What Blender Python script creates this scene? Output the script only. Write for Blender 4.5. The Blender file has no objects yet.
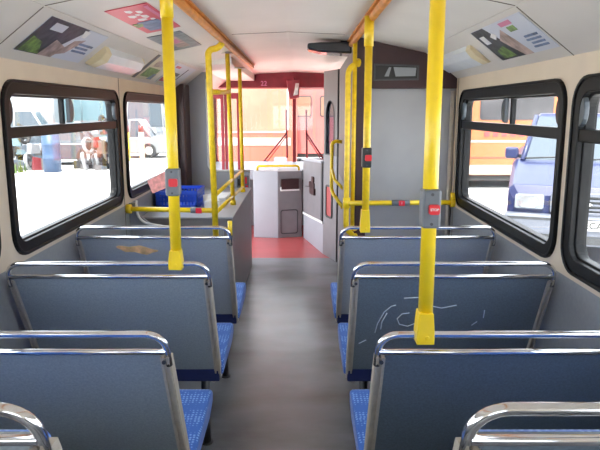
import bpy, bmesh, math, random
from mathutils import Vector, Matrix
random.seed(7)
SC = bpy.context.scene
COL = SC.collection
W0 = {}          # world origin of each object built (children are built in world coordinates)
PI = math.pi

# ------------------------------------------------------------------ materials
MATS = {}
def nt(m):
    return m.node_tree.nodes, m.node_tree.links
def mat(name, col, rough=.5, metal=0.0, spec=.5, noise=None, bump=0.0, coat=0.0):
    m = bpy.data.materials.new(name); m.use_nodes = True
    N, L = nt(m); b = N['Principled BSDF']
    b.inputs['Base Color'].default_value = (*col, 1)
    b.inputs['Roughness'].default_value = rough
    b.inputs['Metallic'].default_value = metal
    b.inputs['Specular IOR Level'].default_value = spec
    b.inputs['Coat Weight'].default_value = coat
    if noise:
        sc, amt = noise
        tc = N.new('ShaderNodeTexCoord'); nz = N.new('ShaderNodeTexNoise')
        nz.inputs['Scale'].default_value = sc; nz.inputs['Detail'].default_value = 4
        L.new(tc.outputs['Object'], nz.inputs['Vector'])
        rp = N.new('ShaderNodeValToRGB')
        rp.color_ramp.elements[0].position = .3; rp.color_ramp.elements[1].position = .7
        rp.color_ramp.elements[0].color = (*[c*(1-amt) for c in col], 1)
        rp.color_ramp.elements[1].color = (*[min(1, c*(1+amt)) for c in col], 1)
        L.new(nz.outputs['Fac'], rp.inputs['Fac']); L.new(rp.outputs['Color'], b.inputs['Base Color'])
        if bump:
            bp = N.new('ShaderNodeBump'); bp.inputs['Strength'].default_value = bump
            bp.inputs['Distance'].default_value = .002
            L.new(nz.outputs['Fac'], bp.inputs['Height']); L.new(bp.outputs['Normal'], b.inputs['Normal'])
    MATS[name] = m
    return m
M = MATS
mat('cream_ceiling', (.68, .635, .575), .45, noise=(3, .04))
mat('cream_wall', (.70, .59, .46), .5, noise=(4, .05))
mat('grey_laminate', (.27, .28, .29), .4, noise=(60, .06))
mat('pale_grey', (.37, .385, .43), .45, noise=(3, .05))
mat('cab_grey', (.21, .20, .215), .45, noise=(8, .06))
mat('partition_grey', (.32, .315, .32), .45, noise=(5, .05)); mat('taupe', (.15, .125, .12), .5, noise=(8, .05))
mat('seat_laminate', (.29, .335, .365), .34, noise=(160, .12))
mat('seat_laminate_dark', (.115, .15, .19), .3, noise=(160, .16))
mat('seat_laminate_pale', (.37, .40, .43), .34, noise=(160, .1)); mat('seat_laminate_mid', (.15, .185, .22), .32, noise=(160, .14)); mat('worn_patch', (.80, .50, .24), .7, noise=(30, .25))
mat('beige_trim', (.50, .45, .38), .4, metal=.2, noise=(30, .1))
mat('chrome', (.78, .78, .80), .14, metal=1.0, noise=(25, .08))
mat('brushed', (.62, .64, .68), .3, metal=.8)
mat('yellow_paint', (.95, .66, .012), .36, noise=(14, .06), coat=.3)
mat('yellow_worn', (.92, .60, .015), .42, noise=(30, .16), coat=.2)
mat('ochre_paint', (.60, .22, .03), .45, noise=(12, .2))
mat('black_rubber', (.022, .022, .024), .45, noise=(20, .2))
mat('window_frame', (.009, .009, .010), .42, spec=.18, noise=(20, .2))
mat('grey_plastic', (.15, .165, .185), .4, noise=(30, .08))
mat('handle_grey', (.085, .10, .115), .4)
mat('red_button', (.72, .02, .03), .3, coat=.4)
mat('white_print', (.85, .85, .85), .5)
mat('maroon', (.042, .014, .015), .45, noise=(10, .15))
mat('flare_maroon', (.20, .007, .018), .45, noise=(14, .15))  # dark front-end trim with the red windscreen flare mixed into its colour
mat('black_gloss', (.012, .012, .018), .12, coat=.6)
mat('screen_grey', (.30, .31, .32), .2)
mat('dark_slot', (.012, .010, .010), .4)
mat('crate_blue', (.015, .07, .52), .4, noise=(20, .08))
mat('paper', (.80, .80, .80), .7, noise=(12, .05))
mat('pink_card', (.72, .30, .28), .6, noise=(60, .35))
mat('navy_shade_fabric', (.006, .014, .085), .8)
mat('worn_wood', (.58, .40, .23), .7, noise=(30, .3))
mat('scratch', (.62, .68, .75), .6)
mat('steel_dark', (.08, .08, .085), .4, metal=.6)
mat('joint', (.16, .13, .10), .7)
mat('lamp_lens', (.66, .69, .72), .3, noise=(10, .04))
mat('lamp_end', (.70, .60, .38), .5)
# posters
mat('poster_white', (.62, .64, .70), .35); mat('poster_dark', (.05, .05, .06), .35, noise=(25, .6))
mat('poster_photo', (.42, .30, .26), .4, noise=(18, .5)); mat('poster_green', (.16, .26, .06), .4, noise=(30, .6))
mat('poster_red', (.60, .05, .08), .35); mat('poster_pink', (.66, .20, .34), .4)
mat('poster_grey', (.20, .24, .24), .35, noise=(20, .35)); mat('poster_cream', (.62, .55, .40), .4)
mat('poster_lettering', (.80, .78, .76), .4); mat('poster_blue', (.14, .20, .32), .4, noise=(20, .4))
# outdoors
mat('concrete_ground', (.64, .63, .61), .85, noise=(.6, .06))
mat('coach_orange', (.34, .105, .036), .45, noise=(1.5, .05)); mat('bounce_red', (.74, .075, .07), .8, noise=(6, .2)); mat('coach_coral', (.34, .078, .046), .45, noise=(1.5, .08)); mat('coach_pink', (.36, .095, .085), .45, noise=(1.5, .1)); mat('coach_red', (.36, .045, .05), .4)
mat('coach_white', (.36, .32, .28), .45); mat('coach_window_reflection', (.23, .125, .08), .3, noise=(1.2, .18)); mat('coach_window_grey', (.045, .042, .045), .25, noise=(2, .4))  # front coach panes carry the pale reflected sky in their base colour
mat('suv_blue', (.006, .012, .062), .35, spec=.4, coat=.15); mat('silver', (.11, .12, .15), .4, metal=.2)
mat('vehicle_glass', (.05, .065, .08), .12); mat('tyre', (.02, .02, .02), .8); mat('wheel_hub', (.42, .43, .45), .4, metal=.5)
mat('headlight', (.17, .19, .22), .25); mat('plate_white', (.30, .30, .30), .5); mat('plate_black', (.02, .02, .02), .5)
for n, c in dict(white=(.20, .21, .22), cyan=(.07, .125, .145), greyblue=(.045, .06, .08), rust=(.06, .035, .025), red=(.13, .012, .015), green=(.045, .06, .04), darkgrey=(.022, .024, .028)).items():
    mat('car_'+n, c, .35, noise=(2, .1), coat=.3)
mat('drum_blue', (.02, .05, .11), .5, noise=(6, .1)); mat('weed', (.045, .08, .015), .8, noise=(8, .4))
mat('dark_fence', (.05, .057, .065), .8, noise=(3, .2)); mat('scrap', (.075, .07, .07), .7, noise=(3, .4))

def glass(name, tint, refl):
    m = bpy.data.materials.new(name); m.use_nodes = True
    N, L = nt(m); N.clear()
    out = N.new('ShaderNodeOutputMaterial'); mx = N.new('ShaderNodeMixShader')
    tr = N.new('ShaderNodeBsdfTransparent'); gl = N.new('ShaderNodeBsdfGlossy'); fr = N.new('ShaderNodeLayerWeight'); fr.inputs['Blend'].default_value = .5
    pw = N.new('ShaderNodeMath'); pw.operation = 'POWER'; pw.inputs[1].default_value = 5
    ml = N.new('ShaderNodeMath'); ml.operation = 'MULTIPLY_ADD'; ml.inputs[1].default_value = refl; ml.inputs[2].default_value = .03
    tr.inputs['Color'].default_value = (*tint, 1); gl.inputs['Roughness'].default_value = .02
    L.new(fr.outputs['Facing'], pw.inputs[0]); L.new(pw.outputs[0], ml.inputs[0]); L.new(ml.outputs[0], mx.inputs[0])
    L.new(tr.outputs[0], mx.inputs[1]); L.new(gl.outputs[0], mx.inputs[2]); L.new(mx.outputs[0], out.inputs['Surface'])
    MATS[name] = m
glass('pane', (.97, .98, .98), .5)
glass('arch_glass', (.55, .62, .72), .3)

def moquette():
    m = bpy.data.materials.new('moquette'); m.use_nodes = True
    N, L = nt(m); b = N['Principled BSDF']; b.inputs['Roughness'].default_value = .85
    b.inputs['Sheen Weight'].default_value = .3
    tc = N.new('ShaderNodeTexCoord'); v = N.new('ShaderNodeTexVoronoi'); v.inputs['Scale'].default_value = 75
    v.inputs['Randomness'].default_value = .25
    L.new(tc.outputs['Object'], v.inputs['Vector'])
    r = N.new('ShaderNodeValToRGB'); r.color_ramp.elements[0].position = .22; r.color_ramp.elements[1].position = .42
    r.color_ramp.elements[0].color = (.20, .40, .80, 1); r.color_ramp.elements[1].color = (.02, .12, .50, 1)
    L.new(v.outputs['Distance'], r.inputs['Fac']); L.new(r.outputs['Color'], b.inputs['Base Color'])
    MATS['moquette'] = m
moquette()

def floor_mat(name, c0, c1, dirt):
    m = bpy.data.materials.new(name); m.use_nodes = True
    N, L = nt(m); b = N['Principled BSDF']; b.inputs['Roughness'].default_value = .27
    tc = N.new('ShaderNodeTexCoord')
    n1 = N.new('ShaderNodeTexNoise'); n1.inputs['Scale'].default_value = 2.2; n1.inputs['Detail'].default_value = 6
    n2 = N.new('ShaderNodeTexNoise'); n2.inputs['Scale'].default_value = 120
    mp = N.new('ShaderNodeMapping'); mp.inputs['Scale'].default_value = (.7, 1.5, 1)
    L.new(tc.outputs['Object'], mp.inputs['Vector']); L.new(mp.outputs[0], n1.inputs['Vector']); L.new(tc.outputs['Object'], n2.inputs['Vector'])
    r = N.new('ShaderNodeValToRGB'); r.color_ramp.elements[0].position = .33; r.color_ramp.elements[1].position = .62
    r.color_ramp.elements[0].color = (*dirt, 1); r.color_ramp.elements[1].color = (*c0, 1)
    mx = N.new('ShaderNodeMixRGB'); mx.inputs['Color2'].default_value = (*c1, 1)
    ml = N.new('ShaderNodeMath'); ml.operation = 'MULTIPLY'; ml.inputs[1].default_value = .35
    L.new(n1.outputs['Fac'], r.inputs['Fac']); L.new(r.outputs['Color'], mx.inputs['Color1'])
    L.new(n2.outputs['Fac'], ml.inputs[0]); L.new(ml.outputs[0], mx.inputs['Fac']); L.new(mx.outputs[0], b.inputs['Base Color'])
    MATS[name] = m
floor_mat('floor_grey', (.28, .29, .31), (.235, .245, .26), (.135, .13, .135))
floor_mat('floor_red', (.55, .10, .10), (.45, .09, .09), (.42, .09, .085))

# ------------------------------------------------------------------ mesh builder
class MB:
    def __init__(self): self.bm = bmesh.new()
    def faces(self, pts, fs, mi=0, smooth=False):
        v = [self.bm.verts.new(p) for p in pts]; out = []
        for f in fs:
            try:
                fc = self.bm.faces.new([v[i] for i in f])
            except ValueError:
                continue
            fc.material_index = mi; fc.smooth = smooth; out.append(fc)
        return self
    def box(self, a, b, mi=0):
        (x0, y0, z0), (x1, y1, z1) = a, b
        p = [(x0,y0,z0),(x1,y0,z0),(x1,y1,z0),(x0,y1,z0),(x0,y0,z1),(x1,y0,z1),(x1,y1,z1),(x0,y1,z1)]
        return self.faces(p, [(3,2,1,0),(4,5,6,7),(0,1,5,4),(1,2,6,5),(2,3,7,6),(3,0,4,7)], mi)
    def hexa(self, p, mi=0):       # 4 bottom points then 4 top points
        return self.faces(p, [(3,2,1,0),(4,5,6,7),(0,1,5,4),(1,2,6,5),(2,3,7,6),(3,0,4,7)], mi)
    def prism(self, poly, f, a, b, mi=0, smooth=False):     # poly in 2D, f(u,v,d) -> point
        n = len(poly)
        p = [f(u, v, a) for u, v in poly] + [f(u, v, b) for u, v in poly]
        self.faces(p, [tuple(range(n))[::-1], tuple(range(n, 2*n))] , mi)
        q = [f(u, v, a) for u, v in poly] + [f(u, v, b) for u, v in poly]
        return self.faces(q, [(i, (i+1) % n, n+(i+1) % n, n+i) for i in range(n)], mi, smooth)
    def ring(self, outer, inner, f, a, b, mi=0):
        n = len(outer)
        p = [f(u,v,a) for u,v in outer]+[f(u,v,a) for u,v in inner]+[f(u,v,b) for u,v in outer]+[f(u,v,b) for u,v in inner]
        fs = []
        for i in range(n):
            j = (i+1) % n
            fs += [(i,j,n+j,n+i), (2*n+i,3*n+i,3*n+j,2*n+j), (i,2*n+i,2*n+j,j), (n+i,n+j,3*n+j,3*n+i)]
        return self.faces(p, fs, mi)
    def tube(self, pts, r, mi=0, n=12, closed=False, flat=1.0):
        P = [Vector(p) for p in pts]; m = len(P); rings = []
        R = r if isinstance(r, (list, tuple)) else [r]*m
        up = None
        for i in range(m):
            if closed: t = (P[(i+1) % m]-P[i-1])
            else: t = (P[min(i+1, m-1)]-P[max(i-1, 0)])
            t.normalize()
            if up is None:
                up = Vector((0,0,1)) if abs(t.z) < .9 else Vector((0,1,0))
            s = t.cross(up); s.normalize(); up = s.cross(t); up.normalize()
            rings.append([P[i]+s*R[i]*math.cos(2*PI*k/n)+up*R[i]*flat*math.sin(2*PI*k/n) for k in range(n)])
        pts2 = [p for rg in rings for p in rg]; fs = []
        for i in range(m if closed else m-1):
            a, b = i*n, ((i+1) % m)*n
            for k in range(n):
                fs.append((a+k, a+(k+1) % n, b+(k+1) % n, b+k))
        self.faces(pts2, fs, mi, True)
        if not closed:
            self.faces(rings[0], [tuple(range(n))[::-1]], mi); self.faces(rings[-1], [tuple(range(n))], mi)
        return self
    def loft(self, secs, mi=0, smooth=False, caps=True):
        n = len(secs[0]); pts = [p for s in secs for p in s]; fs = []
        for i in range(len(secs)-1):
            for k in range(n):
                fs.append((i*n+k, i*n+(k+1) % n, (i+1)*n+(k+1) % n, (i+1)*n+k))
        if caps: fs += [tuple(range(n))[::-1], tuple(range((len(secs)-1)*n, len(secs)*n))]
        return self.faces(pts, fs, mi, smooth)
    def text(self, s, size, mtx, mi=0, depth=.0006):
        cu = bpy.data.curves.new('lettering', 'FONT'); cu.body = s; cu.size = size
        cu.align_x = 'CENTER'; cu.align_y = 'CENTER'; cu.extrude = depth; cu.offset = size*.012
        ob = bpy.data.objects.new('lettering', cu); COL.objects.link(ob)
        dg = bpy.context.evaluated_depsgraph_get(); me = ob.evaluated_get(dg).to_mesh()
        pts = [mtx @ v.co for v in me.vertices]; fs = [tuple(p.vertices) for p in me.polygons]
        self.faces(pts, fs, mi)
        ob.evaluated_get(dg).to_mesh_clear(); bpy.data.objects.remove(ob); bpy.data.curves.remove(cu)
        return self
    def build(self, name, mats, parent=None, bevel=0.0, seg=2, sub=0, smooth=False, loc=None):
        bm = self.bm
        bmesh.ops.remove_doubles(bm, verts=bm.verts, dist=1e-5)
        bmesh.ops.recalc_face_normals(bm, faces=bm.faces)
        if smooth:
            for f in bm.faces: f.smooth = True
        me = bpy.data.meshes.new(name)
        if parent is None:
            if loc is None:
                xs = [v.co for v in bm.verts]
                loc = Vector(((min(v.x for v in xs)+max(v.x for v in xs))/2, (min(v.y for v in xs)+max(v.y for v in xs))/2, min(v.z for v in xs)))
            o0 = Vector(loc)
        else: o0 = W0[parent.name]
        bmesh.ops.translate(bm, verts=bm.verts, vec=-o0)
        bm.to_mesh(me); bm.free()
        for m in (mats if isinstance(mats, (list, tuple)) else [mats]): me.materials.append(MATS[m])
        ob = bpy.data.objects.new(name, me); COL.objects.link(ob)
        W0[ob.name] = o0
        if parent is None: ob.location = o0
        else: ob.parent = parent
        if bevel:
            md = ob.modifiers.new('bevel', 'BEVEL'); md.width = bevel; md.segments = seg; md.limit_method = 'ANGLE'; md.angle_limit = .6
        if sub:
            md = ob.modifiers.new('sub', 'SUBSURF'); md.levels = sub; md.render_levels = sub
        return ob
def tag(o, label, cat, group=None, kind=None):
    o['label'] = label; o['category'] = cat
    if group: o['group'] = group
    if kind: o['kind'] = kind
    return o
def struct(o, label, cat): return tag(o, label, cat, kind='structure')
def root(name, loc, label, cat, group=None, kind=None):
    o = bpy.data.objects.new(name, None); o.empty_display_size = .1; COL.objects.link(o); o.location = loc
    W0[o.name] = Vector(loc)
    return tag(o, label, cat, group, kind)
def copy_tree(o, parent=None):
    c = o.copy(); COL.objects.link(c); W0[c.name] = W0[o.name]
    if parent: c.parent = parent
    for ch in list(o.children): copy_tree(ch, c)
    return c
YZ = lambda u, v, d: (d, u, v)     # polygon in (y,z), depth along x
XZ = lambda u, v, d: (u, d, v)     # polygon in (x,z), depth along y
XY = lambda u, v, d: (u, v, d)
def rrect(u0, u1, v0, v1, r, n=6):
    P = []
    for cu, cv, a in ((u1-r, v1-r, 0), (u0+r, v1-r, PI/2), (u0+r, v0+r, PI), (u1-r, v0+r, 3*PI/2)):
        for k in range(n+1):
            t = a+k*PI/2/n; P.append((cu+r*math.cos(t), cv+r*math.sin(t)))
    return P
def fillet(pts, r, n=6):
    P = [Vector(p) for p in pts]; out = [P[0]]
    for i in range(1, len(P)-1):
        a, b, c = P[i-1], P[i], P[i+1]
        u = (a-b).normalized(); v = (c-b).normalized(); ang = u.angle(v)
        d = min(r/math.tan(ang/2), (a-b).length*.49, (c-b).length*.49)
        rr = d*math.tan(ang/2); ctr = b+(u+v).normalized()*(rr/math.sin(ang/2))
        s, e = b+u*d-ctr, b+v*d-ctr; th = s.angle(e)
        for k in range(n+1):
            t = k/n; out.append(ctr+(s*math.sin((1-t)*th)+e*math.sin(t*th))/math.sin(th))
    out.append(P[-1]); return out

# ------------------------------------------------------------------ bus shell
XW = 1.115; ZC = 1.80; YB = -2.2; YF = 8.45
T = .05
SILL, TOP = 1.0, 1.70
WINS = [(-1.02, .50), (.66, 2.33), (2.49, 4.04)]
LEFTW = WINS+[(4.20, 5.88)]
RIGHTW = [WINS[0], WINS[1], (2.44, 4.00), (4.75, 6.10)]
INS = .034
def wall(name, s, wins, yend, label, extra=None):
    b = MB(); x0, x1 = sorted((s*XW, s*(XW+T)))
    zl, zu = SILL+INS, TOP-INS
    ys = [YB]
    for a, c in wins: ys += [a+INS, c-INS]
    ys.append(yend)
    ZS = .955
    b.box((x0, YB, -.05), (x1, yend, ZS), 1)
    b.box((x0, YB, ZS), (x1, yend, zl), 0)
    b.box((x0, YB, zu), (x1, yend, ZC+.02), 0)
    for i in range(0, len(ys), 2):
        b.box((x0, ys[i], zl), (x1, ys[i+1], zu), 0)
    if extra: extra(b, x0, x1)
    return struct(b.build(name, ['cream_wall', 'grey_laminate']), label, 'wall')
def door_side(b, x0, x1):   # header over the open doorway
    b.box((x0, 6.28, 1.80), (x1, YF, 2.12), 0); b.box((x0, 7.95, -.05), (x1, YF, 1.8), 1)
wall('wall_left', -1, LEFTW, 6.28, 'cream upper and grey lower left side wall of the bus', door_side)
wall('wall_right', 1, RIGHTW, YF, 'cream upper and grey lower right side wall of the bus')
b = MB().box((-XW-T, YB-T, -.05), (XW+T, YB, .95), 1).box((-XW-T, YB-T, 1.75), (XW+T, YB, 2.2), 0)
b.box((-XW-T, YB-T, .95), (-.85, YB, 1.75)).box((.85, YB-T, .95), (XW+T, YB, 1.75))
struct(b.build('wall_back', ['cream_wall', 'grey_laminate']), 'rear wall of the bus behind the camera', 'wall')
b = MB().ring(rrect(-.9, .9, .9, 1.8, .12), rrect(-.82, .82, .98, 1.72, .09), XZ, YB-.06, YB+.02)
w = struct(b.build('window_rear', 'window_frame'), 'black framed rear window of the bus', 'window')
MB().box((-.86, YB-.03, .94), (.86, YB-.024, 1.76)).build('pane', 'pane', w)
# floor, ceiling
b = MB()
b.box((-XW-T, YB, -.06), (XW+T, 6.52, 0), 0).box((-XW-T, 6.52, -.06), (XW+T, YF+.1, 0), 1)
struct(b.build('floor', ['floor_grey', 'floor_red']), 'grey lino bus floor, red in the front platform', 'floor')
prof = [(-1.115, 1.80), (-.88, 1.98), (-.45, 2.065), (0, 2.085), (.45, 2.065), (.88, 1.98), (1.115, 1.80)]
prof2 = [(-1.19, 1.80), (-1.19, 1.90), (-.90, 2.08), (-.45, 2.16), (.45, 2.16), (.90, 2.08), (1.19, 1.90), (1.19, 1.80)]
b = MB(); poly = prof+prof2[::-1]
n1 = len(prof); 
pA = [(x, YB-.05, z) for x, z in prof]; pB = [(x, YF+.1, z) for x, z in prof]
b.faces(pA+pB, [(i, i+1, n1+i+1, n1+i) for i in range(n1-1)])
n2 = len(prof2); qA = [(x, YB-.05, z) for x, z in prof2]; qB = [(x, YF+.1, z) for x, z in prof2]
b.faces(qA+qB, [(i, i+1, n2+i+1, n2+i) for i in range(n2-1)])
b.faces([pA[0], qA[0], pB[0], qB[0]], [(0,1,3,2)]); b.faces([pA[-1], qA[-1], pB[-1], qB[-1]], [(0,1,3,2)])
b.faces(pA+qA[::-1], [tuple(range(n1+n2))]); b.faces(pB+qB[::-1], [tuple(range(n1+n2))])
struct(b.build('ceiling', 'cream_ceiling'), 'cream ceiling panels with sloping coves', 'ceiling')
# joints between panels: thin dark strips
def ceil_z(x):
    for (xa, za), (xb, zb) in zip(prof, prof[1:]):
        if xa <= x <= xb: return za+(zb-za)*(x-xa)/(xb-xa)
k = 0
def joint_strip(y, xs, w=.0025):
    global k; k += 1
    b = MB()
    for xa, xb in zip(xs, xs[1:]):
        b.hexa([(xa, y-w, ceil_z(xa)-.002), (xb, y-w, ceil_z(xb)-.002), (xb, y+w, ceil_z(xb)-.002), (xa, y+w, ceil_z(xa)-.002),
                (xa, y-w, ceil_z(xa)+.004), (xb, y-w, ceil_z(xb)+.004), (xb, y+w, ceil_z(xb)+.004), (xa, y+w, ceil_z(xa)+.004)])
    struct(b.build('trim_%d' % k, 'joint'), 'thin dark joint line between ceiling panels', 'trim')
joint_strip(2.40, [-1.115, -.88, -.45, -.36]); joint_strip(2.40, [.5, .88, 1.115], .003)
joint_strip(4.05, [-.36, 0, .36], .003)
for s in (-1, 1):          # long cove edges
    k += 1
    b = MB().tube([(s*.882, -2, 1.977), (s*.882, 6.2, 1.977)], .003, n=6)
    struct(b.build('trim_%d' % k, 'cream_ceiling'), 'cream bead along the ceiling cove', 'trim')
    k += 1
    b = MB().box((min(s*1.113, s*1.119), 4.10, .2), (max(s*1.113, s*1.119), 4.106, 1.80))
    struct(b.build('trim_%d' % k, 'joint'), 'dark vertical joint line on the side wall', 'trim')

# ------------------------------------------------------------------ side windows
wn = 0
def side_window(s, y0, y1, hopper, label):
    global wn; wn += 1
    f = lambda u, v, d: (s*d, u, v)
    b = MB().ring(rrect(y0-.02, y1+.02, SILL-.02, TOP+.02, .11), rrect(y0+.038, y1-.038, SILL+.038, TOP-.040, .065), f, XW-.010, XW+.06)
    b.ring(rrect(y0+.0, y1-.0, SILL, TOP, .095), rrect(y0+.046, y1-.046, SILL+.046, TOP-.05, .06), f, XW+.012, XW+.05)
    b.ring(rrect(y0-.02, y1+.02, SILL-.02, TOP+.02, .11), rrect(y0-.006, y1+.006, SILL-.006, TOP+.006, .10), f, XW-.017, XW+.0)
    w = b.build('window_%d' % wn, 'window_frame', bevel=.004)
    struct(w, label, 'window')
    zt = 1.50
    MB().prism(rrect(y0+.02, y1-.02, SILL+.02, TOP-.02, .07), f, XW+.030, XW+.034).build('pane', 'pane', w)
    if hopper:
        MB().box((min(s*(XW-.004), s*(XW+.045)), y0+.02, zt-.022), (max(s*(XW-.004), s*(XW+.045)), y1-.02, zt+.026)).build('transom', 'window_frame', w, bevel=.005)
        ym = (y0+y1)/2-(.085 if s < 0 else .10)
        MB().box((min(s*(XW+.018), s*(XW+.042)), ym-.012, zt), (max(s*(XW+.018), s*(XW+.042)), ym+.012, TOP-.03)).build('mullion', 'window_frame', w, bevel=.003)
        def grip(yb, d, m):
            P = [(yb, zt+.155), (yb, zt+.03)]+[(yb+d*.062*math.sin(t)**.7, zt+.03+.125*(1-math.cos(t))/2) for t in [PI*k/9 for k in range(1, 9)]]
            P = P if d > 0 else P[::-1]
            MB().prism(P, f, XW-.008, XW+.012).build('vent_handle', m, w, bevel=.004)
        grip(ym+.012, 1, 'handle_grey'); grip(y1-.012, -1, 'handle_grey')
        grip(y0+.012, 1, 'maroon' if s > 0 else 'black_rubber')
    return w
names = ['behind the camera', 'beside the nearest seats', 'beside the middle seats', 'beside the luggage box']
for i, (a, c) in enumerate(LEFTW):
    side_window(-1, a, c, i < 3, 'left side bus window '+names[i]+', black rubber frame')
names[3] = 'beside the driver'
for i, (a, c) in enumerate(RIGHTW):
    side_window(1, a, c, i < 3, 'right side bus window '+names[i]+', black rubber frame')

# ------------------------------------------------------------------ front end
b = MB()
b.box((-XW-T, YF, -.05), (XW+T, YF+.06, .86), 1)
b.box((-XW-T, YF-.22, 1.885), (XW+T, YF+.06, 2.10), 0)
b.box((-XW-T, YF-.03, .86), (-XW+.03, YF+.06, 1.9), 0); b.box((XW-.03, YF-.03, .86), (XW+T, YF+.06, 1.9), 0)
b.text('22', .085, Matrix.Translation((-.40, YF-.222, 1.935)) @ Matrix.Rotation(PI/2, 4, 'X'), 2)
struct(b.build('wall_front', ['flare_maroon', 'cab_grey', 'poster_pink'], bevel=.0), 'dark flare-tinted front header and apron around the windscreen', 'wall')
b = MB().ring(rrect(-1.1, 1.1, .83, 1.92, .08), rrect(-1.06, 1.06, .88, 1.88, .06), XZ, YF-.02, YF+.05)
b.box((-.025, YF-.03, .85), (.02, YF+.05, 1.9))
w = struct(b.build('window_windscreen', 'flare_maroon'), 'split windscreen with dark flare-tinted centre pillar', 'window')
MB().box((-1.08, YF+.02, .85), (1.08, YF+.026, 1.9)).build('pane', 'pane', w)
b = MB().hexa([(-1.1, 7.95, .70), (1.1, 7.95, .70), (1.1, YF, .70), (-1.1, YF, .70), (-1.1, 7.95, .83), (1.1, 7.95, .83), (1.1, YF, .90), (-1.1, YF, .90)])
struct(b.build('trim_dashboard', 'pale_grey', bevel=.01), 'pale grey dashboard shelf below the windscreen', 'trim')
# wipers (outside the glass)
def wiper(xp, label):
    r = root('wiper', (xp+.1, YF+.09, .90), label, 'wiper', 'windscreen wipers')
    MB().tube([(xp, YF+.10, 1.60), (xp+.012, YF+.10, .94)], .014, n=8).build('blade', 'flare_maroon', r)
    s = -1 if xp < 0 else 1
    MB().tube([(xp+.005, YF+.10, 1.28), (xp+s*.32 if s < 0 else xp+.27, YF+.085, .885)], .012, n=8).tube([(xp+.005, YF+.10, 1.24), (xp+s*.27 if s < 0 else xp+.23, YF+.085, .885)], .007, n=8).build('arm', 'flare_maroon', r)
    MB().tube([(xp+(s*.30 if s < 0 else .25), YF+.04, .885), (xp+(s*.30 if s < 0 else .25), YF+.10, .885)], .03, n=10).build('spindle', 'flare_maroon', r)
wiper(-.115, 'dark flare-tinted twin-arm windscreen wiper left of the centre pillar')
wiper(.16, 'dark flare-tinted twin-arm windscreen wiper right of the centre pillar')
# rear view mirror hanging from the header
r = root('interior_mirror', (0, 8.05, 1.74), 'dark flare-tinted interior mirror hanging from the windscreen header', 'mirror')
MB().hexa([(-.06, 8.02, 1.73), (.06, 8.0, 1.75), (.065, 8.10, 1.75), (-.055, 8.10, 1.73), (-.10, 8.02, 1.97), (.075, 8.0, 1.97), (.075, 8.10, 1.97), (-.10, 8.10, 1.97)]).build('housing', 'flare_maroon', r, bevel=.012)
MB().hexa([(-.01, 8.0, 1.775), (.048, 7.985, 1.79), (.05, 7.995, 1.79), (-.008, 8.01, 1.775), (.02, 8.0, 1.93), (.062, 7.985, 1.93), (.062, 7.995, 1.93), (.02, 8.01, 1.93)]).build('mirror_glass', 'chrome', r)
MB().tube([(0, 8.08, 1.96), (0, 8.24, 2.0)], .012).build('bracket', 'flare_maroon', r)
# folded entrance door leaves, open across the doorway
def leaf(n, x0, x1, y, label):
    b = MB().ring([(x0, .05), (x1, .05), (x1, 1.80), (x0, 1.80)], [(x0+.035, .50), (x1-.035, .50), (x1-.035, 1.73), (x0+.035, 1.73)], XZ, y, y+.035)
    d = struct(b.build('door_%d' % n, 'flare_maroon', bevel=.004), label, 'door')
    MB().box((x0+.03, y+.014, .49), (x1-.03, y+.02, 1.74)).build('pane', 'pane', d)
    MB().box((x0+.035, y+.008, .055), (x1-.035, y+.03, .505)).build('panel', 'flare_maroon', d)
leaf(1, -1.03, -.86, 7.6, 'outer folded glazed leaf of the open entrance door')
leaf(2, -.855, -.665, 7.62, 'inner folded glazed leaf of the open entrance door')
# door gear cover under the ceiling
b = MB().hexa([(-1.0, 5.55, 1.99), (-.52, 5.55, 1.99), (-.52, 8.2, 1.97), (-1.0, 8.2, 1.97), (-.95, 5.45, 2.06), (-.52, 5.45, 2.06), (-.52, 8.2, 2.06), (-.95, 8.2, 2.06)])
struct(b.build('trim_door_gear', 'cream_ceiling', bevel=.006), 'cream cover for the door gear under the ceiling', 'trim')
# left screen between luggage box and doorway
poly = [(-1.115, 0), (-.44, 0), (-.44, .985), (-.80, .985), (-.86, 1.05), (-.86, 1.88), (-.80, 1.965), (-.92, 1.965), (-1.115, 1.81)]
b = MB().prism(poly, XZ, 6.25, 6.29)
struct(b.build('wall_doorway', 'pale_grey', bevel=.006), 'pale grey screen panel between luggage box and entrance door', 'wall')
b = MB().box((-1.115, 5.95, .82), (-1.03, 6.24, 1.84))
struct(b.build('trim_post', 'maroon', bevel=.01), 'dark maroon post between left window and screen', 'trim')
b = MB().tube(fillet([(-.86, 6.24, 1.90), (-.86, 6.24, .985), (-.44, 6.24, .985)], .07), .011, n=8)
struct(b.build('trim_screen', 'paper'), 'pale edging bead on the doorway screen', 'trim')
# driver's rear partition
b = MB()
b.box((.50, 4.16, .0), (1.115, 4.20, 1.735), 0)
b.prism([(.50, 1.735), (1.115, 1.735), (1.115, 1.81), (.90, 1.965), (.50, 2.05)], XZ, 4.145, 4.20, 1)
b.box((.448, 4.14, 0), (.525, 4.21, 2.06), 1)
struct(b.build('wall_driver', ['partition_grey', 'maroon'], bevel=.004), 'grey driver partition with dark maroon band on top', 'wall')
b = MB().tube([(1.09, 4.15, .0), (1.09, 4.15, 1.72)], .014, n=8)
struct(b.build('trim_partition', 'beige_trim'), 'narrow beige edging where partition meets right wall', 'trim')
r = root('display_slot', (.70, 4.14, 1.79), 'dark recessed slot with pale screen in the maroon band', 'display')
MB().ring([(.562, 1.785), (.858, 1.79), (.858, 1.885), (.562, 1.895)], [(.572, 1.795), (.848, 1.80), (.848, 1.875), (.572, 1.885)], XZ, 4.132, 4.150).build('bezel', 'steel_dark', r)
MB().box((.57, 4.140, 1.793), (.85, 4.147, 1.884)).build('recess', 'dark_slot', r)
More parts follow.
